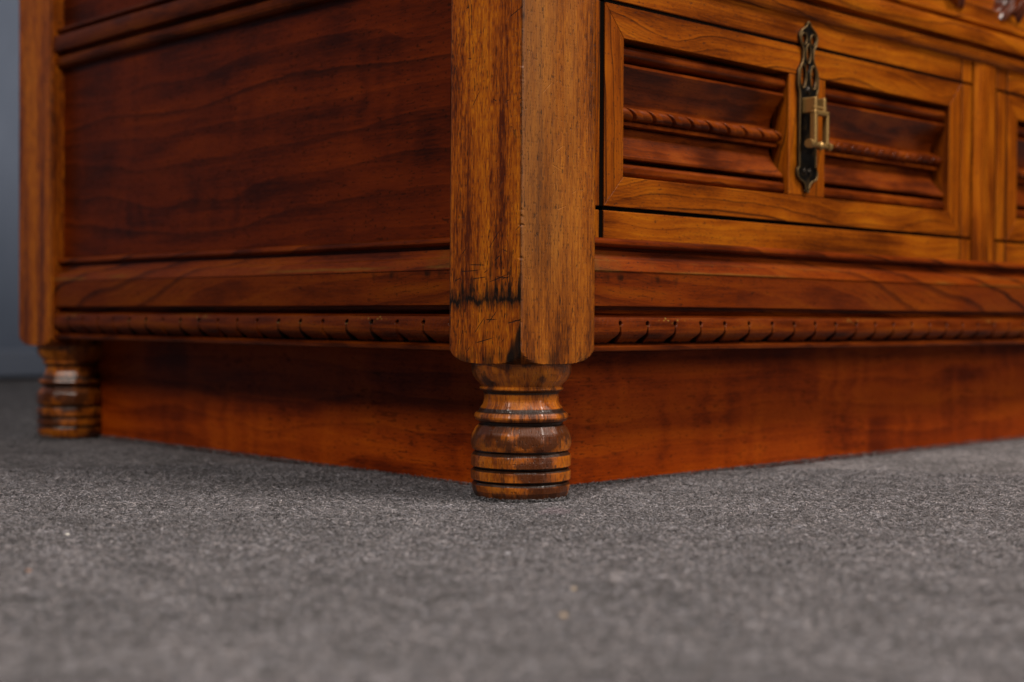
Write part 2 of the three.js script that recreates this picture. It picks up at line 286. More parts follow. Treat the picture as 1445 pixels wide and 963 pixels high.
wall.name = 'wall'; wall.userData.kind = 'structure'; wall.castShadow = wall.receiveShadow = true; scene.add(wall);
{
  const s = part('skirting_board', box(-1.8, 4.2, 0.003, 0.05, -1.778, -1.766, 'x', 0.003), new THREE.MeshStandardMaterial({ color: 0x727b8d, roughness: 0.5 }), wall);
}

// ------------------------------------------------------------------ the cabinet
const CW = 1.1185, CD = 0.664, TOP = 0.95, FP = -0.006, SP = -0.0124;       // width, depth, height; front frame plane, side panel plane
const cabinet = new THREE.Group(); cabinet.name = 'wooden_cabinet';
cabinet.userData = { label: 'polished brown wooden cabinet with turned feet and slatted doors on grey carpet', category: 'cabinet' };
scene.add(cabinet);

// posts: square, the lower end turned so that each face ends in an arc
function postGeometry() {
  const y0 = 0.0828, h = PW / 2, rows = [];
  for (let i = 0; i <= 14; i++) rows.push(y0 + 0.0115 * (1 - Math.cos(i / 14 * Math.PI / 2)));
  for (let y = 0.0953; y < 0.42; y += 0.0013) rows.push(y);
  rows.push(0.5, 0.7, TOP);
  const loop = [];                                            // around: side face (-x) from back to front, front face (+z), then right, then back
  const M = 22, rr = 0.0009;
  const corners = [[-h, -h], [-h, h], [h, h], [h, -h]];       // x, z
  for (let s = 0; s < 4; s++) {
    const a = corners[s], b = corners[(s + 1) % 4];
    for (let i = 0; i < M; i++) {
      const t = i / M, e = t < 0.06 ? t / 0.06 * 0.02 : t > 0.94 ? 1 - (1 - t) / 0.06 * 0.02 : 0.02 + (t - 0.06) / 0.88 * 0.96;
      loop.push([a[0] + (b[0] - a[0]) * e, a[1] + (b[1] - a[1]) * e, (s + e) * PW, s]);
    }
  }
  loop.push([...loop[0].slice(0, 2), 4 * PW, 3]);
  const P = [], U = [], I = [], n = loop.length;
  rows.forEach((y, j) => {
    const rel = Math.min(1, (0.0943 - y) / 0.0115), Rm = y < 0.0943 ? 0.0312 + 0.0141 * Math.sqrt(Math.max(0, 1 - rel * rel)) : 1;
    loop.forEach(([x, z, u], k) => {
      // soften the arris; nick the front one
      let px = Math.sign(x) * Math.min(Math.abs(x), h), pz = z;
      const ax = Math.abs(x), az = Math.abs(z), dx = ax - (h - rr), dz = az - (h - rr);
      if (dx > 0 && dz > 0) { const l = Math.hypot(dx, dz); const q = l > rr ? rr / l : 1; px = Math.sign(x) * (h - rr + dx * q); pz = Math.sign(z) * (h - rr + dz * q); }
      if (x < -h + 0.002 && z > h - 0.002) {                  // nicks, chips and slight wander of the near arris
        const nk = Math.max(0, pn((y * 3) % 1, 0.5, 260, 2, 901) - 0.74) * 0.0026 + Math.max(0, pn((y * 3) % 1, 0.5, 90, 2, 902) - 0.78) * 0.003;
        px += nk; pz -= nk;
      }
      const w = (pn((y * 2) % 1, (u * 3) % 1, 24, 20, 905) - 0.5) * 0.00025; px += Math.abs(ax - h) < 1e-6 ? w * Math.sign(x) : 0; pz += Math.abs(az - h) < 1e-6 ? w * Math.sign(z) : 0;
      const r = Math.hypot(px, pz); if (r > Rm) { px *= Rm / r; pz *= Rm / r; }
      P.push(px, y, pz); U.push(u / 0.128, (y - y0) / 0.256);
    });
  });
  for (let j = 0; j < rows.length - 1; j++) for (let k = 0; k < n - 1; k++) { const a = j * n + k, b = a + n; I.push(a, a + 1, b, b, a + 1, b + 1); }
  const c = P.length / 3; P.push(0, y0, 0); U.push(0.25, 0);
  for (let k = 0; k < n - 1; k++) I.push(c, k + 1, k);
  const g = new THREE.BufferGeometry();
  g.setAttribute('position', new THREE.Float32BufferAttribute(P, 3)); g.setAttribute('uv', new THREE.Float32BufferAttribute(U, 2)); g.setIndex(I);
  return toCreasedNormals(g, 0.5);
}
const post = part('corner_post', postGeometry(), POST, cabinet);
post.position.set(PW / 2, 0, -PW / 2);
const POSTS = [[PW / 2, -CD + PW / 2, -Math.PI / 2], [CW - PW / 2, -PW / 2, Math.PI / 2], [CW - PW / 2, -CD + PW / 2, Math.PI]];
POSTS.forEach(([x, z, t], i) => { const c = post.clone(); c.name = 'corner_post_00' + (i + 1); if (i === 0) { c.geometry = post.geometry.clone(); const q = c.geometry.attributes.uv; for (let k = 0; k < q.count; k += 3) { const f = Math.floor((q.getX(k) + q.getX(k + 1) + q.getX(k + 2)) / 1.5); for (let m = k; m < k + 3; m++) q.setXY(m, (q.getX(m) - f * 0.5) * 0.98 + 0.01, 0.27 + 0.55 * q.getY(m)); } } c.position.set(x, 0, z); c.rotation.y = i === 0 ? 0 : t; cabinet.add(c); });

// turned feet
{
  const prof = [[0.0, 0.0], [0.0, 0.0281], [0.0006, 0.0288], [0.0045, 0.0300], [0.0080, 0.0306], [0.0086, 0.0304], [0.0101, 0.0291], [0.0103, 0.0284], [0.0110, 0.0284], [0.0111, 0.0303], [0.0115, 0.0308], [0.0140, 0.0310], [0.0162, 0.0310], [0.0168, 0.0307], [0.0183, 0.0292], [0.0185, 0.0284], [0.0193, 0.0284], [0.0194, 0.0304], [0.0198, 0.0309], [0.0230, 0.0311], [0.0258, 0.0310], [0.0264, 0.0307], [0.0282, 0.0291], [0.0284, 0.0284], [0.0293, 0.0284], [0.0295, 0.0299], [0.0301, 0.0303], [0.0312, 0.0308], [0.0330, 0.0312], [0.0350, 0.0313], [0.0370, 0.0310], [0.0390, 0.0304], [0.0410, 0.0295], [0.0428, 0.0284], [0.0444, 0.0270], [0.0454, 0.0258], [0.0468, 0.0262], [0.0471, 0.0272], [0.0478, 0.0283], [0.0490, 0.0290], [0.0502, 0.0292], [0.0515, 0.0288], [0.0526, 0.0278], [0.0533, 0.0264], [0.0540, 0.0262], [0.0545, 0.0258], [0.0556, 0.0252], [0.0570, 0.0241], [0.0588, 0.0234], [0.0610, 0.0231], [0.0637, 0.0232], [0.0652, 0.0236], [0.0657, 0.0246], [0.0664, 0.0257], [0.0672, 0.0261], [0.0679, 0.0259], [0.0683, 0.0252], [0.0690, 0.0252], [0.0705, 0.0264], [0.0725, 0.0284], [0.0748, 0.0299], [0.0770, 0.0307], [0.0800, 0.0311], [0.0832, 0.0311]];
  const g = new THREE.LatheGeometry(prof.map(([y, r]) => new THREE.Vector2(r, y)), 96);
  const p = g.attributes.position, uv = g.attributes.uv;
  for (let i = 0; i < p.count; i++) { const y = p.getY(i), a = (i / prof.length | 0) / 96; uv.setXY(i, a, y / 0.085 + 0.002); const w = 1 + (pn(a, y * 11.7 % 1, 10, 40, 911) - 0.5) * 0.012; p.setX(i, p.getX(i) * w); p.setZ(i, p.getZ(i) * w); }
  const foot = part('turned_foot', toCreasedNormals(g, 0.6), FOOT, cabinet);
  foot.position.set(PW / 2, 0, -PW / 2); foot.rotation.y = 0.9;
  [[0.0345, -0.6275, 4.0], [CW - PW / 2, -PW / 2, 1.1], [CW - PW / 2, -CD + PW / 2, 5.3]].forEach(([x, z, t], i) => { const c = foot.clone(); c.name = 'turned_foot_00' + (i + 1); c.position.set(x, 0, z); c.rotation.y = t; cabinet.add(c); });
}
// plinth boards set back behind the feet, bottom board, back and top
part('plinth_board', box(0.046, CW - 0.046, -0.0018, 0.0885, -0.062, -0.046, 'x', 0.0006), PLINTH, cabinet);
part('plinth_board', box(0.0502, 0.066, -0.0018, 0.0885, -0.640, -0.063, 'z', 0.0006), PLINTH, cabinet);
part('plinth_board', box(CW - 0.066, CW - 0.0502, -0.0018, 0.0885, -0.640, -0.063, 'z', 0.0006), PLINTH, cabinet);
part('bottom_board', box(0.012, CW - 0.012, 0.0900, 0.0990, -CD + 0.012, -0.012, 'x', 0.0006), DARKWOOD, cabinet);
part('back_board', box(0.06, CW - 0.06, 0.0995, TOP - 0.001, -CD + 0.012, -CD + 0.024, 'y', 0.0006), PANEL, cabinet);
part('top_board', box(-0.015, CW + 0.015, TOP + 0.0005, TOP + 0.026, -CD - 0.01, 0.016, 'x', 0.004), GOLD, cabinet);
part('inner_lining', box(0.0645, CW - 0.0645, 0.102, TOP - 0.004, -CD + 0.03, -0.034, 'x', 0.0006), CAVITY, cabinet);
part('side_panel', box(CW - 0.03, CW - 0.0124, 0.0995, TOP - 0.001, -0.602, -0.062, 'z', 0.0006), PANEL, cabinet);

// base moulding: bead, quirk, cove, bevelled face, groove; then a carved bead and a lip
const baseProfile = (d, plane) => [
  [0.1614, plane], ...arcPts(0.1586, plane + 0.0014, 0.0026, 0.0028, 80, -80, 8), [0.1558, plane - 0.0008], [0.1554, plane - 0.0045], [0.1538, plane - 0.0050], [0.1534, Math.min(-0.0078 + d, plane + 0.0004)],
  [0.1512, -0.0072 + d], [0.1496, -0.0064 + d], [0.1484, -0.0048 + d], [0.1476, -0.0031 + d], [0.1471, -0.0024 + d], [0.1464, -0.0021 + d], [0.1450, -0.0017 + d], [0.1435, -0.0012 + d], [0.1420, -0.0008 + d], [0.1412, -0.0005 + d], [0.1406, -0.0006 + d], [0.1402, -0.0012 + d], [0.1392, -0.0014 + d],
  [0.1195, -0.0014 + d], [0.1185, -0.0018 + d], [0.1181, -0.0030 + d], [0.1179, -0.0105 + d], [0.1156, -0.0110 + d], [0.1140, -0.0100 + d], [0.1128, -0.0075 + d], [0.1121, -0.0044 + d], [0.1118, -0.0034 + d], [0.1113, -0.0034 + d]];
const RAIL_LEN = 1.0, RAIL_ARC = 0.08, arcAt = (() => {       // where along the profile a height lies
  const P = baseProfile(0, FP), A = [0]; for (let k = 1; k < P.length; k++) A.push(A[k - 1] + Math.hypot(P[k][0] - P[k - 1][0], P[k][1] - P[k - 1][1]));
  return (y) => A[P.reduce((b, p, k) => Math.abs(p[0] - y) < Math.abs(P[b][0] - y) ? k : b, 0)];
})();
const railFig = figured({ dark: HX(0x5c2202), mid: HX(0x8a3e04), light: HX(0xa25608), seed: 75, veins: 4, wav: 2.0, nx: 5, ny: 1, vein: 0.75, fineLines: 0.25, jag: 0.2, broad: 0.9, fine: 230, fineAcross: 110, rough: 0.44, tilt: 10 });
const edgeA = arcAt(0.1406), edgeB = arcAt(0.1471), topA = arcAt(0.1614), edgeC = arcAt(0.1118);
const railw = woodSet(2048, 256, (u, v) => {
  let [c, h, rg] = railFig(u, v);
  const arc = (1 - v) * RAIL_ARC, x = u * RAIL_LEN, n1 = fbm(u, v, 60, 5, 951, 4), n2 = pn(u, v, 26, 2, 952), n3 = pn(u, v, 260, 14, 953);
  const grey = HX(0x8c7464);
  let w = sm(0.0016, 0.0003, Math.abs(arc - edgeA - (n1 - 0.5) * 0.002)) * sm(0.30, 0.62, n2 + 0.25 * sm(0.25, 0, x));
  w = Math.max(w, sm(0.0009, 0.0002, Math.abs(arc - edgeB)) * sm(0.4, 0.7, n1 * 0.6 + n2 * 0.4) * 0.8, sm(0.0007, 0.0002, Math.abs(arc - edgeC)) * sm(0.3, 0.6, n2) * 0.8, sm(0.0014, 0.0003, Math.abs(arc - topA - 0.001)) * sm(0.55, 0.8, n2) * 0.6);
  w = Math.max(w, (arc > edgeB - 0.008 && arc < edgeA + 0.001 ? 1 : 0) * sm(0.055, 0.0, x + (n1 - 0.5) * 0.06) * 0.8);
  const stain = sm(0.004, 0, Math.abs(arc - edgeA - 0.005)) * sm(0.55, 0.85, fbm(u, v, 160, 8, 954, 2)) * sm(0.22, 0.0, x) * 0.7;
  c = mix3(mix3(c, grey, Math.min(0.55, w * (0.4 + 0.4 * n3))), [26, 14, 8], stain);
  return [c, h - w * 0.1 * n3, rg + 0.12 * w];
});
const RAIL = woodMat(railw, RAIL_LEN, RAIL_ARC, { bump: 0.00012, coat: 0.08, coatRough: 0.28, tone: 0.78, tint: REDTINT });
const carvedBead = (d, dir, s0, s1, first) => notchUV(first, dir, field(s0, s1, 0.1114, 0.0943, Math.round((s1 - s0) / 0.0005), 44, (s, t) => {
  const base = -0.0036 + d + 0.0030 * Math.pow(Math.sin(Math.PI * (0.10 + 0.86 * t)), 0.75) - 0.0040 * sm(0.55, 1.1, t);
  const P = 0.0267, k = Math.round((s - first) / P), c = first + k * P + 0.0012 * (hash(((k % 8) + 8) % 8, 1, 921) - 0.5);
  const e = (s - c) * dir, W = 0.0009 + 0.0074 * Math.pow(sm(0.38, 0.98, t), 1.7);   // a chip cut that sweeps out towards the lower edge
  let g = t > 0.24 && t < 0.985 ? (e <= 0 ? Math.max(0, 1 + e / W) : sm(0.0007, 0, e)) * (0.0018 + 0.0030 * sm(0.4, 0.85, t)) : 0;
  const sh = 0;
  const hole = sm(0.0016, 0.0011, Math.hypot(s - c, (t - 0.235) * 0.0171)) * 0.0045;
  const rag = (pn((s * 5) % 1 + (s < 0 ? 1 : 0), t, 400, 8, 922) - 0.5) * 0.00022;
  return base - Math.max(g + sh, hole) + rag;
}));
// the carved strip: dark tone painted into the chip cuts, drilled holes and lower edge; the texture spans eight cuts
function notchUV(first, dir, g) { const p = g.attributes.position, u = g.attributes.uv; for (let i = 0; i < p.count; i++) u.setXY(i, dir * (p.getX(i) - first) / (0.0267 * 8), (p.getY(i) - 0.0943) / 0.0171); return g; }
const beadFig = figured({ dark: HX(0x562203), mid: HX(0x823a04), light: HX(0x9e5408), seed: 261, veins: 2, wav: 1.0, nx: 2, ny: 1, vein: 0.4, fineLines: 0.15, jag: 0.2, fine: 60, fineAcross: 30, rough: 0.46 });
const beadw = woodSet(1024, 96, (u, v) => {
  let [c, h, rg] = beadFig(u, v);
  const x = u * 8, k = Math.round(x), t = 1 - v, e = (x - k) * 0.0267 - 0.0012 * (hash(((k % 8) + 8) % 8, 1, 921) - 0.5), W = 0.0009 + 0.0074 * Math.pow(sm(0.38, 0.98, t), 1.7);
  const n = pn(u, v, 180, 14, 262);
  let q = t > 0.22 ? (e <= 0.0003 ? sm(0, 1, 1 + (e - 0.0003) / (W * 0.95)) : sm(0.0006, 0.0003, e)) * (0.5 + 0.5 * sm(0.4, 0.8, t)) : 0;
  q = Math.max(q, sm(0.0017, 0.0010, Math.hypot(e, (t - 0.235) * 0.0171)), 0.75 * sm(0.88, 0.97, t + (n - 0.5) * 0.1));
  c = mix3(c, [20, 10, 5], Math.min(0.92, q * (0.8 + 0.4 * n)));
  if (hash(k, 4, 923) > 0.3) c = mix3(c, HX(0x9a8a80), 0.8 * sm(0.0009, 0.0004, Math.hypot(e - 0.0002, (t - 0.29) * 0.0171)));       // dust lying in the holes
  c = mix3(c, HX(0xb4a69a), 0.8 * sm(0.76, 0.84, pn(u, v, 90, 9, 263)) * sm(0.5, 0.7, pn(u, v, 12, 2, 264)) * sm(0.3, 0.1, t));
  return [c, h, rg + q * 0.2];
});
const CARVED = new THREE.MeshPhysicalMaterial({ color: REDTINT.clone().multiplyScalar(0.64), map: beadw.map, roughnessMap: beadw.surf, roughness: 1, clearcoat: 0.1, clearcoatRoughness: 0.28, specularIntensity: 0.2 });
const lipProfile = (d) => [[0.0945, -0.0062 + d], [0.0939, -0.0064 + d], [0.0934, -0.0046 + d], [0.0930, -0.0026 + d], [0.0925, -0.0022 + d], [0.0906, -0.0022 + d], [0.0901, -0.0026 + d], [0.0898, -0.0034 + d], [0.0897, -0.03 + d]];
const F0 = 0.0628, F1 = CW - 0.0628, S0 = -0.6018, S1 = -0.0628;
part('base_moulding', sweep(baseProfile(0, FP), F0, F1, { segs: 160, off: [-F0, RAIL_ARC] }), RAIL, cabinet);
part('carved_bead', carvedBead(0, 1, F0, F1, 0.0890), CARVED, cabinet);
part('base_lip', sweep(lipProfile(0), F0, F1, { segs: 160 }), BEAD, cabinet);
part('base_moulding', toSide(sweep(baseProfile(-0.0022, SP + 0.002), S0, S1, { segs: 100, flip: -1, off: [S1, RAIL_ARC] })), RAIL, cabinet);
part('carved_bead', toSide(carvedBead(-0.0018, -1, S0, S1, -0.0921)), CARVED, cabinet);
part('base_lip', toSide(sweep(lipProfile(-0.0018), S0, S1, { segs: 100 })), BEAD, cabinet);

// belt moulding above
const beltProfile = (d, plane) => [
  [0.3298, plane], [0.3306, -0.0040 + d], [0.3320, -0.0018 + d], [0.3345, -0.0010 + d], [0.3385, -0.0012 + d], [0.3397, -0.0030 + d], [0.3401, -0.0070 + d], [0.3432, -0.0072 + d], [0.3437, -0.0030 + d], [0.3444, 0.0002 + d], [0.3460, 0.0012 + d],
  [0.3560, 0.0012 + d], [0.3576, 0.0004 + d], [0.3585, -0.0024 + d], [0.3588, -0.0066 + d], [0.3604, -0.0064 + d], [0.3608, -0.0034 + d], [0.3625, -0.0018 + d], [0.3650, -0.0022 + d], [0.3668, plane + 0.0004], [0.3672, plane - 0.002]].reverse();
part('belt_moulding', sweep(beltProfile(0, FP), F0, F1, { segs: 120, wear: 0.0001 }), GOLD, cabinet);
part('belt_moulding', toSide(sweep(beltProfile(-0.0035, SP + 0.002), S0, S1, { segs: 80 })), BEAD, cabinet);

// side: lower panel and the panel above the belt
part('side_panel', box(0.0124, 0.026, 0.1500, 0.3345, -0.605, -0.061, 'z', 0.0004, [0.1, 0.02]), PANEL, cabinet);
part('side_panel', box(0.0124, 0.026, 0.3650, TOP - 0.001, -0.605, -0.061, 'z', 0.0004), PANEL, cabinet);

// front frame round the doors (grooves between the pieces)
const XC = CW / 2;                                            // centre of the middle stile
const B = FP - 0.016;                                         // back of the frame pieces
part('frame_rail', box(0.0779, 0.5190, 0.1606, 0.1788, B, FP, 'x', 0.0007), GOLD, cabinet);
part('frame_rail', box(CW - 0.5190, CW - 0.0779, 0.1606, 0.1788, B, FP, 'x', 0.0007), GOLD, cabinet);
part('frame_rail', box(0.0779, 0.5190, 0.3116, 0.3320, B, FP, 'x', 0.0007), GOLD, cabinet);
part('frame_rail', box(CW - 0.5190, CW - 0.0779, 0.3116, 0.3320, B, FP, 'x', 0.0007), GOLD, cabinet);
for (const flip of [0, 1]) {
  const X = (a, b) => flip ? [CW - b, CW - a] : [a, b];
  for (const [a, b] of [[0.0635, 0.0738], [0.5214, 0.5372]]) for (const [y0, y1] of [[0.1606, 0.1788], [0.1812, 0.3094], [0.3116, 0.3320]]) part('frame_strip', box(...X(a, b), y0, y1, B, FP - (a > 0.3 ? 0.0003 : 0), 'y', 0.0007), GOLD, cabinet);
}
for (const [a, b] of [[0.0738, 0.0779], [CW - 0.0779, CW - 0.0738]]) for (const [y0, y1] of [[0.1607, 0.1787], [0.1813, 0.3093], [0.3117, 0.3319]]) part('gap_shade_strip', box(a + 0.0001, b - 0.0001, y0, y1, B, FP - 0.0008, 'y', 0.0003), CAVITY, cabinet);  // near-black strips filling the door gaps, shade put in as colour
for (const [a, b] of [[0.0780, 0.5189], [CW - 0.5189, CW - 0.0780]]) { part('gap_shade_strip', box(a, b, 0.3094, 0.3114, B, FP - 0.0010, 'x', 0.0003), CAVITY, cabinet); part('gap_shade_strip', box(a, b, 0.1789, 0.1814, B, FP - 0.0016, 'x', 0.0003), CAVITY, cabinet); }
for (const [a, b] of [[0.5191, 0.5213], [CW - 0.5213, CW - 0.5191]]) part('gap_shade_strip', box(a, b, 0.1607, 0.3319, B, FP - 0.0008, 'y', 0.0003), CAVITY, cabinet);
{ // centre stile, gently rounded face
  const g = field(XC - 0.0203, XC + 0.0203, 0.3325, 0.1603, 30, 40, (s, t) => { const q = (s - XC) / 0.0203; return FP - 0.0016 + 0.0034 * Math.sqrt(Math.max(0, 1 - Math.pow(Math.abs(q), 3.2))) + (Math.abs(q) > 0.999 ? -0.012 : 0); });
  const uv = g.attributes.uv, p = g.attributes.position; for (let i = 0; i < uv.count; i++) uv.setXY(i, p.getY(i) + 0.4, p.getX(i));
  part('centre_stile', toCreasedNormals(g, 0.6), GOLD, cabinet);
}

// doors: mitred frame, mid stile, slats of moulding, iron plate and brass drop pull
function prism(pts, z0, z1, grain, off) {
  const s = new THREE.Shape(pts.map(([x, y]) => new THREE.Vector2(x, y)));
  const g = new THREE.ExtrudeGeometry(s, { depth: z1 - z0 - 0.0008, bevelEnabled: true, bevelThickness: 0.0004, bevelSize: 0.0004, bevelOffset: -0.0005, bevelSegments: 2, steps: 1 });
  g.translate(0, 0, z0 + 0.0004);
  return setUV(g, grain, off);
}
const DX0 = 0.0779, DX1 = 0.5190, DY0 = 0.1816, DY1 = 0.3092, OX0 = 0.0960, OX1 = 0.4998, OY0 = 0.2010, OY1 = 0.2887, MX0 = 0.2750, MX1 = 0.3205, MC = 0.2978;
function door() {
  const d = new THREE.Group(); d.name = 'door';
  part('stile', prism([[DX0, DY0], [OX0, OY0], [OX0, OY1], [DX0, DY1]], B, FP, 'y'), GOLD, d);
  part('stile', prism([[DX1, DY0], [DX1, DY1], [OX1, OY1], [OX1, OY0]], B, FP, 'y'), GOLD, d);
  part('rail', prism([[DX0, DY0], [DX1, DY0], [OX1, OY0], [OX0, OY0]], B, FP, 'x'), GOLD, d);
  part('rail', prism([[DX0, DY1], [OX0, OY1], [OX1, OY1], [DX1, DY1]], B, FP, 'x'), GOLD, d);
  part('mid_stile', box(MX0, MX1, OY0 + 0.0002, OY1 - 0.0002, B, FP - 0.0003, 'y', 0.0008), GOLD, d);
  part('backing_panel', box(OX0 - 0.004, OX1 + 0.004, OY0 - 0.004, OY1 + 0.004, -0.0310, -0.0240, 'x', 0.0005), SLAT, d);
  const bead = (cy) => [[cy + 0.0052, -0.0245], ...arcPts(cy, -0.0150, 0.0047, 0.0056, 110, -110, 14), [cy - 0.0052, -0.0245]];
  const cove = (a, b, s) => {                               // a: lip side, b: side next to the rope
    const P = [[a, -0.0245], [a, -0.0104], [a - s * 0.0004, -0.0098], [a - s * 0.0018, -0.0096], [a - s * 0.0024, -0.0100]];
    for (let i = 1; i <= 10; i++) { const t = i / 10; P.push([a - s * 0.0024 + (b - a + s * 0.0024) * t, -0.0104 - 0.0118 * Math.pow(Math.sin(t * Math.PI / 2), 1.1)]); }
    P.push([b, -0.0245]); return s > 0 ? P : P.reverse();
  };
  const slat = (name, prof, x0, x1) => part(name, sweep(prof, x0, x1, { segs: 40, jit: 0.0001, wear: 0.0001 }), SLAT, d);
  [[OX0 - 0.002, MX0 + 0.001, -1], [MX1 - 0.001, OX1 + 0.002, 1]].forEach(([x0, x1, dir]) => {
    slat('bead_moulding', bead(0.2812), x0, x1);
    slat('cove_moulding', cove(0.2738, 0.2496, 1), x0, x1 - 0.0035);
    slat('fillet', [[0.2494, -0.0245], [0.2493, -0.0186], [0.2480, -0.0182], [0.2388, -0.0182], [0.2380, -0.0160], [0.2358, -0.0160], [0.2352, -0.0245]], x0, x1 - 0.002);
    part('rope_moulding', field(x0, x1, 0.2478, 0.2390, Math.round((x1 - x0) / 0.0006), 24, (s, t) => {
      const q = (t - 0.5) * 2, base = -0.0184 + 0.0064 * Math.sqrt(Math.max(0, 1 - q * q));
      const P = 0.0198, m = dir < 0 ? s : 2 * MC - s, ph = (m - 0.1124) / P, tt = ph - 0.28 * (t - 0.5) * 1.6 + 0.10 * (t - 0.5) * (t - 0.5), f = tt - Math.round(tt), e = f * P;
      const puff = 0.0011 * Math.pow(Math.abs(Math.cos(Math.PI * f)), 0.7);
      return base - (0.0042 * sm(0.0019, 0.0003, Math.abs(e)) + (0.0011 - puff)) * Math.sqrt(Math.max(0, 1 - q * q));
    }), SLAT, d);
    slat('cove_moulding', cove(0.2130, 0.2345, -1), x0, x1 - 0.0035);
    slat('bead_moulding', bead(0.2060), x0, x1);
  });
  // pierced iron plate
  const cx = 0.2953, py0 = 0.2035, H = 0.1240, hw = 0.0128;
  const out = [[0.000, 0.10], [0.008, 0.20], [0.022, 0.18], [0.045, 0.30], [0.060, 0.42], [0.078, 0.86], [0.100, 1.0], [0.135, 1.0], [0.150, 0.84], [0.180, 0.86], [0.560, 0.88], [0.590, 0.92], [0.620, 1.0], [0.680, 1.0], [0.720, 0.92], [0.765, 0.60], [0.800, 0.54], [0.845, 0.58], [0.870, 0.78], [0.905, 0.90], [0.935, 0.84], [0.960, 0.52], [0.975, 0.26], [0.990, 0.22], [1.0, 0.10]];
  const sp = new THREE.SplineCurve(out.map(([t, w]) => new THREE.Vector2(cx + w * hw, py0 + t * H))).getPoints(90), sh = new THREE.Shape();
  sp.forEach((p, i) => i ? sh.lineTo(p.x, p.y) : sh.moveTo(p.x, p.y)); for (let i = sp.length - 1; i >= 0; i--) sh.lineTo(2 * cx - sp[i].x, sp[i].y);
  const hole = (x, t, rx, ry) => { const h = new THREE.Path(); h.absellipse(cx + x * hw, py0 + t * H, rx, ry, 0, 6.2832, true); sh.holes.push(h); };
  hole(-0.45, 0.900, 0.0028, 0.0034); hole(0.45, 0.900, 0.0028, 0.0034); hole(0, 0.815, 0.0022, 0.0062); hole(-0.50, 0.680, 0.0030, 0.0080); hole(0.50, 0.680, 0.0030, 0.0080); hole(0, 0.74, 0.0016, 0.004);
  const pg = new THREE.ExtrudeGeometry(sh, { depth: 0.0009, bevelEnabled: true, bevelThickness: 0.0005, bevelSize: 0.0005, bevelOffset: -0.0006, bevelSegments: 2, curveSegments: 16 }); pg.translate(0, 0, FP + 0.0004);
  part('escutcheon_plate', pg, IRON, d);
  const rim = (pts, r, closed) => new THREE.TubeGeometry(new THREE.CatmullRomCurve3(pts, closed), 120, r, 6, closed);
  const zr = FP + 0.0020, rp = [...sp.filter((_, i) => i % 2 === 0).map((p) => new THREE.Vector3(p.x - 0.0007, p.y, zr)), ...sp.filter((_, i) => i % 2 === 0).reverse().map((p) => new THREE.Vector3(2 * cx - p.x + 0.0007, p.y, zr))];
  const loop = (x, t, rx, ry) => rim(Array.from({ length: 12 }, (_, i) => new THREE.Vector3(cx + x * hw + (rx + 0.0007) * Math.cos(i * Math.PI / 6), py0 + t * H + (ry + 0.0007) * Math.sin(i * Math.PI / 6), zr)), 0.0006, true);
  part('plate_rim', [rim(rp, 0.0009, true), loop(-0.45, 0.9, 0.0028, 0.0034), loop(0.45, 0.9, 0.0028, 0.0034), loop(-0.5, 0.68, 0.003, 0.008), loop(0.5, 0.68, 0.003, 0.008), loop(0, 0.815, 0.0022, 0.0062)], RIM, d);
  // studs on the plate and lower boss
  const dome = (x, y, r, h) => { const g = new THREE.SphereGeometry(r, 18, 12); g.scale(1, 1, h / r); g.translate(x, y, FP + 0.0014); return g; };
  part('plate_stud', dome(cx, py0 + 0.600 * H, 0.0030, 0.0022), IRON, d);
  part('plate_stud', dome(cx - 0.003, py0 + 0.125 * H, 0.0028, 0.0018), IRON, d);
  part('plate_stud', dome(cx + 0.0034, py0 + 0.125 * H, 0.0028, 0.0018), IRON, d);
  // bracket: two lugs with a pin
  const lug = (x) => { const g = new RoundedBoxGeometry(0.0036, 0.0115, 0.0125, 3, 0.0012); g.translate(x, 0.2662, FP + 0.0070); return g; };
  const rod = (p, q, r) => { const a = new THREE.Vector3(...p), b = new THREE.Vector3(...q), g = new THREE.CylinderGeometry(r, r, a.distanceTo(b), 18); g.applyQuaternion(new THREE.Quaternion().setFromUnitVectors(new THREE.Vector3(0, 1, 0), b.clone().sub(a).normalize())); g.translate(...a.add(b).multiplyScalar(0.5).toArray()); return g; };
  const hz = FP + 0.0120;
  part('pull_bracket', [lug(cx - 0.0054), lug(cx + 0.0056), rod([cx - 0.008, 0.2643, hz - 0.001], [cx + 0.0085, 0.2643, hz - 0.001], 0.0014)], BRASS, d);
  const bar = (x0, x1, y0, y1) => { const g = new RoundedBoxGeometry(x1 - x0, y1 - y0, 0.0050, 3, 0.0013); g.translate((x0 + x1) / 2, (y0 + y1) / 2, hz); return g; };
  const ball = (x, y, r) => { const g = new THREE.SphereGeometry(r, 18, 14); g.translate(x, y, hz); return g; };
  part('drop_pull', [bar(cx - 0.0090, cx - 0.0050, 0.2374, 0.2618), bar(cx + 0.0062, cx + 0.0096, 0.2374, 0.2618), bar(cx - 0.0090, cx + 0.0096, 0.2584, 0.2622),
    rod([cx - 0.0128, 0.2376, hz], [cx + 0.0126, 0.2368, hz], 0.0020), rod([cx - 0.0140, 0.2376, hz], [cx - 0.0095, 0.2376, hz], 0.0032), ball(cx + 0.001, 0.2368, 0.0033), rod([cx + 0.0096, 0.2368, hz], [cx + 0.0132, 0.2368, hz], 0.0030)], BRASS, d);
  return d;
}
const door0 = door(); cabinet.add(door0);
const door1 = door0.clone(); door1.name = 'door_001'; door1.position.x = CW - DX0 - DX1; cabinet.add(door1);

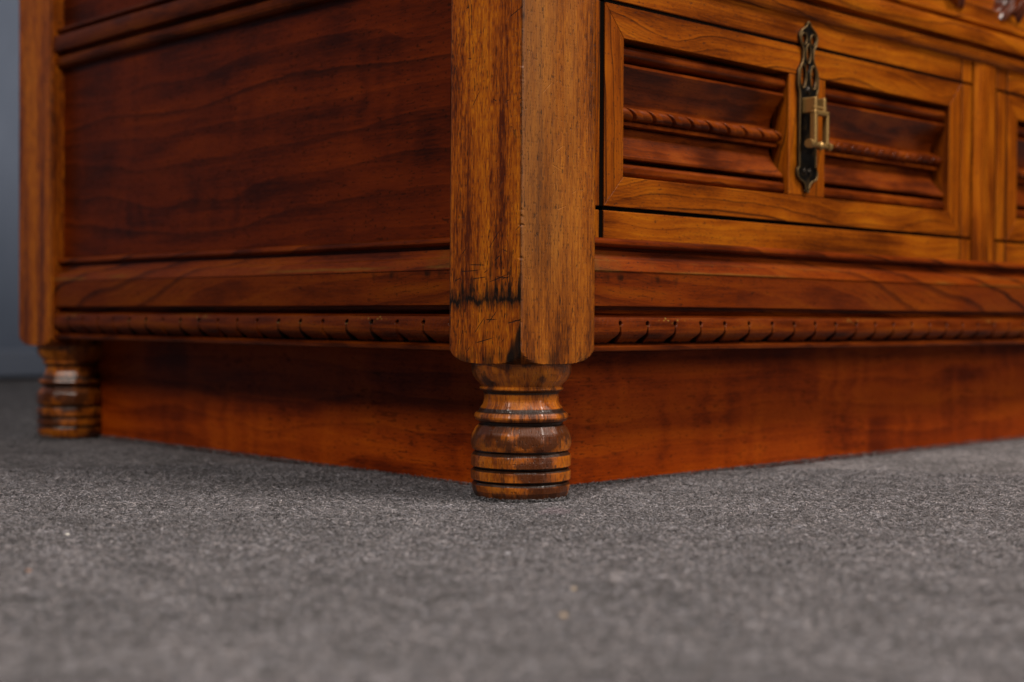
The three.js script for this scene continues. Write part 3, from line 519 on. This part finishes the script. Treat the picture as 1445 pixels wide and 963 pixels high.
// upper front: rail, recessed arched field and carved leaves
{
  const z = FP;
  part('upper_rail', box(0.0635, CW - 0.0635, 0.3665, 0.3790, B, z, 'x', 0.0008), GOLD, cabinet);
  part('upper_front_panel', box(0.0635, CW - 0.0635, 0.3790, TOP - 0.001, B - 0.006, z - 0.006, 'x', 0.0006), GOLD, cabinet);
  const leaf = (x, y, len, wid, tilt, fold) => {             // a folded, curled acanthus leaf
    const P = [], U = [], I = [], A = 18, C = 10;
    for (let i = 0; i <= A; i++) for (let k = -C; k <= C; k++) {
      const t = i / A, q = k / C, w = wid * Math.pow(Math.sin(Math.PI * (0.06 + 0.9 * t)), 0.7) * (1 + 0.12 * Math.sin(t * 22)), px = q * w, py = t * len;
      const pz = 0.0015 + 0.010 * Math.sin(Math.PI * Math.min(1, t * 1.1)) * (1 - 0.3 * q * q) - fold * Math.exp(-q * q * 40) * 0.003 + 0.002 * Math.sin(Math.abs(q) * 9 + t * 4) - 0.012 * Math.pow(Math.abs(q), 4);
      const c = Math.cos(tilt), s = Math.sin(tilt); P.push(x + px * c - py * s, y + px * s + py * c, z - 0.001 + pz); U.push(py + x, px + y);
    }
    const n = 2 * C + 1; for (let i = 0; i < A; i++) for (let k = 0; k < n - 1; k++) { const a = i * n + k, b = a + n; I.push(a, a + 1, b, b, a + 1, b + 1); }
    const g = new THREE.BufferGeometry(); g.setAttribute('position', new THREE.Float32BufferAttribute(P, 3)); g.setAttribute('uv', new THREE.Float32BufferAttribute(U, 2)); g.setIndex(I); g.computeVertexNormals(); return g;
  };
  for (const [x, y, l, w, a] of [[0.5180, 0.3715, 0.055, 0.012, 0.85], [0.5840, 0.3720, 0.06, 0.013, -0.65], [0.6150, 0.3735, 0.05, 0.012, -0.1]]) part('carved_leaf', leaf(x, y, l, w, a, 1), LEAF, cabinet);
}

// ------------------------------------------------------------------ small things on the carpet
function crumb(name, label, category, x, z, r, color, seed) {
  const g = new THREE.IcosahedronGeometry(r, 3), p = g.attributes.position;
  for (let i = 0; i < p.count; i++) { const a = Math.atan2(p.getZ(i), p.getX(i)) / 6.2832 + 0.5, b = p.getY(i) / r * 0.5 + 0.5, k = 0.7 + 0.6 * pn(a, b * 0.9, 5, 4, seed); p.setXYZ(i, p.getX(i) * k * 1.3, p.getY(i) * k * 0.7, p.getZ(i) * k); }
  g.computeVertexNormals();
  const m = new THREE.Mesh(g, new THREE.MeshStandardMaterial({ color, roughness: 0.9 })); m.name = name; m.position.set(x, 0.0006, z); m.castShadow = true; m.userData = { label, category }; scene.add(m);
}
crumb('lint_speck', 'beige lint speck on the blurred foreground carpet, the lower one below the front foot', 'lint', -0.2081, 0.2381, 0.0010, 0xb09a80, 31);
crumb('lint_speck_001', 'beige lint speck on the foreground carpet, the upper one below the front foot', 'lint', -0.1669, 0.2041, 0.0009, 0xb8a48a, 32);
crumb('lint_speck_002', 'pale lint speck on the carpet at the left, below the far turned foot', 'lint', -0.2517, -0.0672, 0.0008, 0xd0ccc6, 33);
crumb('lint_speck_003', 'reddish lint speck on the blurred carpet near the left edge of the picture', 'lint', -0.3127, 0.0186, 0.0010, 0xa08070, 34);
{ // a grey tuft of fluff
  const r = mulberry(61), L = [];
  for (let i = 0; i < 150; i++) {
    const a = r() * 6.283, q = Math.sqrt(r()) * 0.0055, h = r() * 0.0042 * (1 - q / 0.0075), P = [];
    let d = r() * 6.283, x = q * 1.5 * Math.cos(a), z = q * Math.sin(a), y = 0.001 + h;
    for (let k = 0; k < 5; k++) { P.push(new THREE.Vector3(x, y, z)); d += (r() - 0.5) * 2.2; x += Math.cos(d) * 0.0012; z += Math.sin(d) * 0.0012; y = Math.max(0.0006, y + (r() - 0.5) * 0.001); }
    L.push(new THREE.TubeGeometry(new THREE.CatmullRomCurve3(P), 6, 0.00016, 3));
  }
  const m = new THREE.Mesh(mergeGeometries(L), new THREE.MeshStandardMaterial({ color: 0x857b80, roughness: 0.95 }));
  m.name = 'fluff_tuft'; m.position.set(-0.0063, -0.0012, 0.0364); m.castShadow = true; m.userData = { label: 'grey tuft of fluff on the carpet just right of the front turned foot', category: 'fluff' }; scene.add(m);
}

renderer.render(scene, camera);
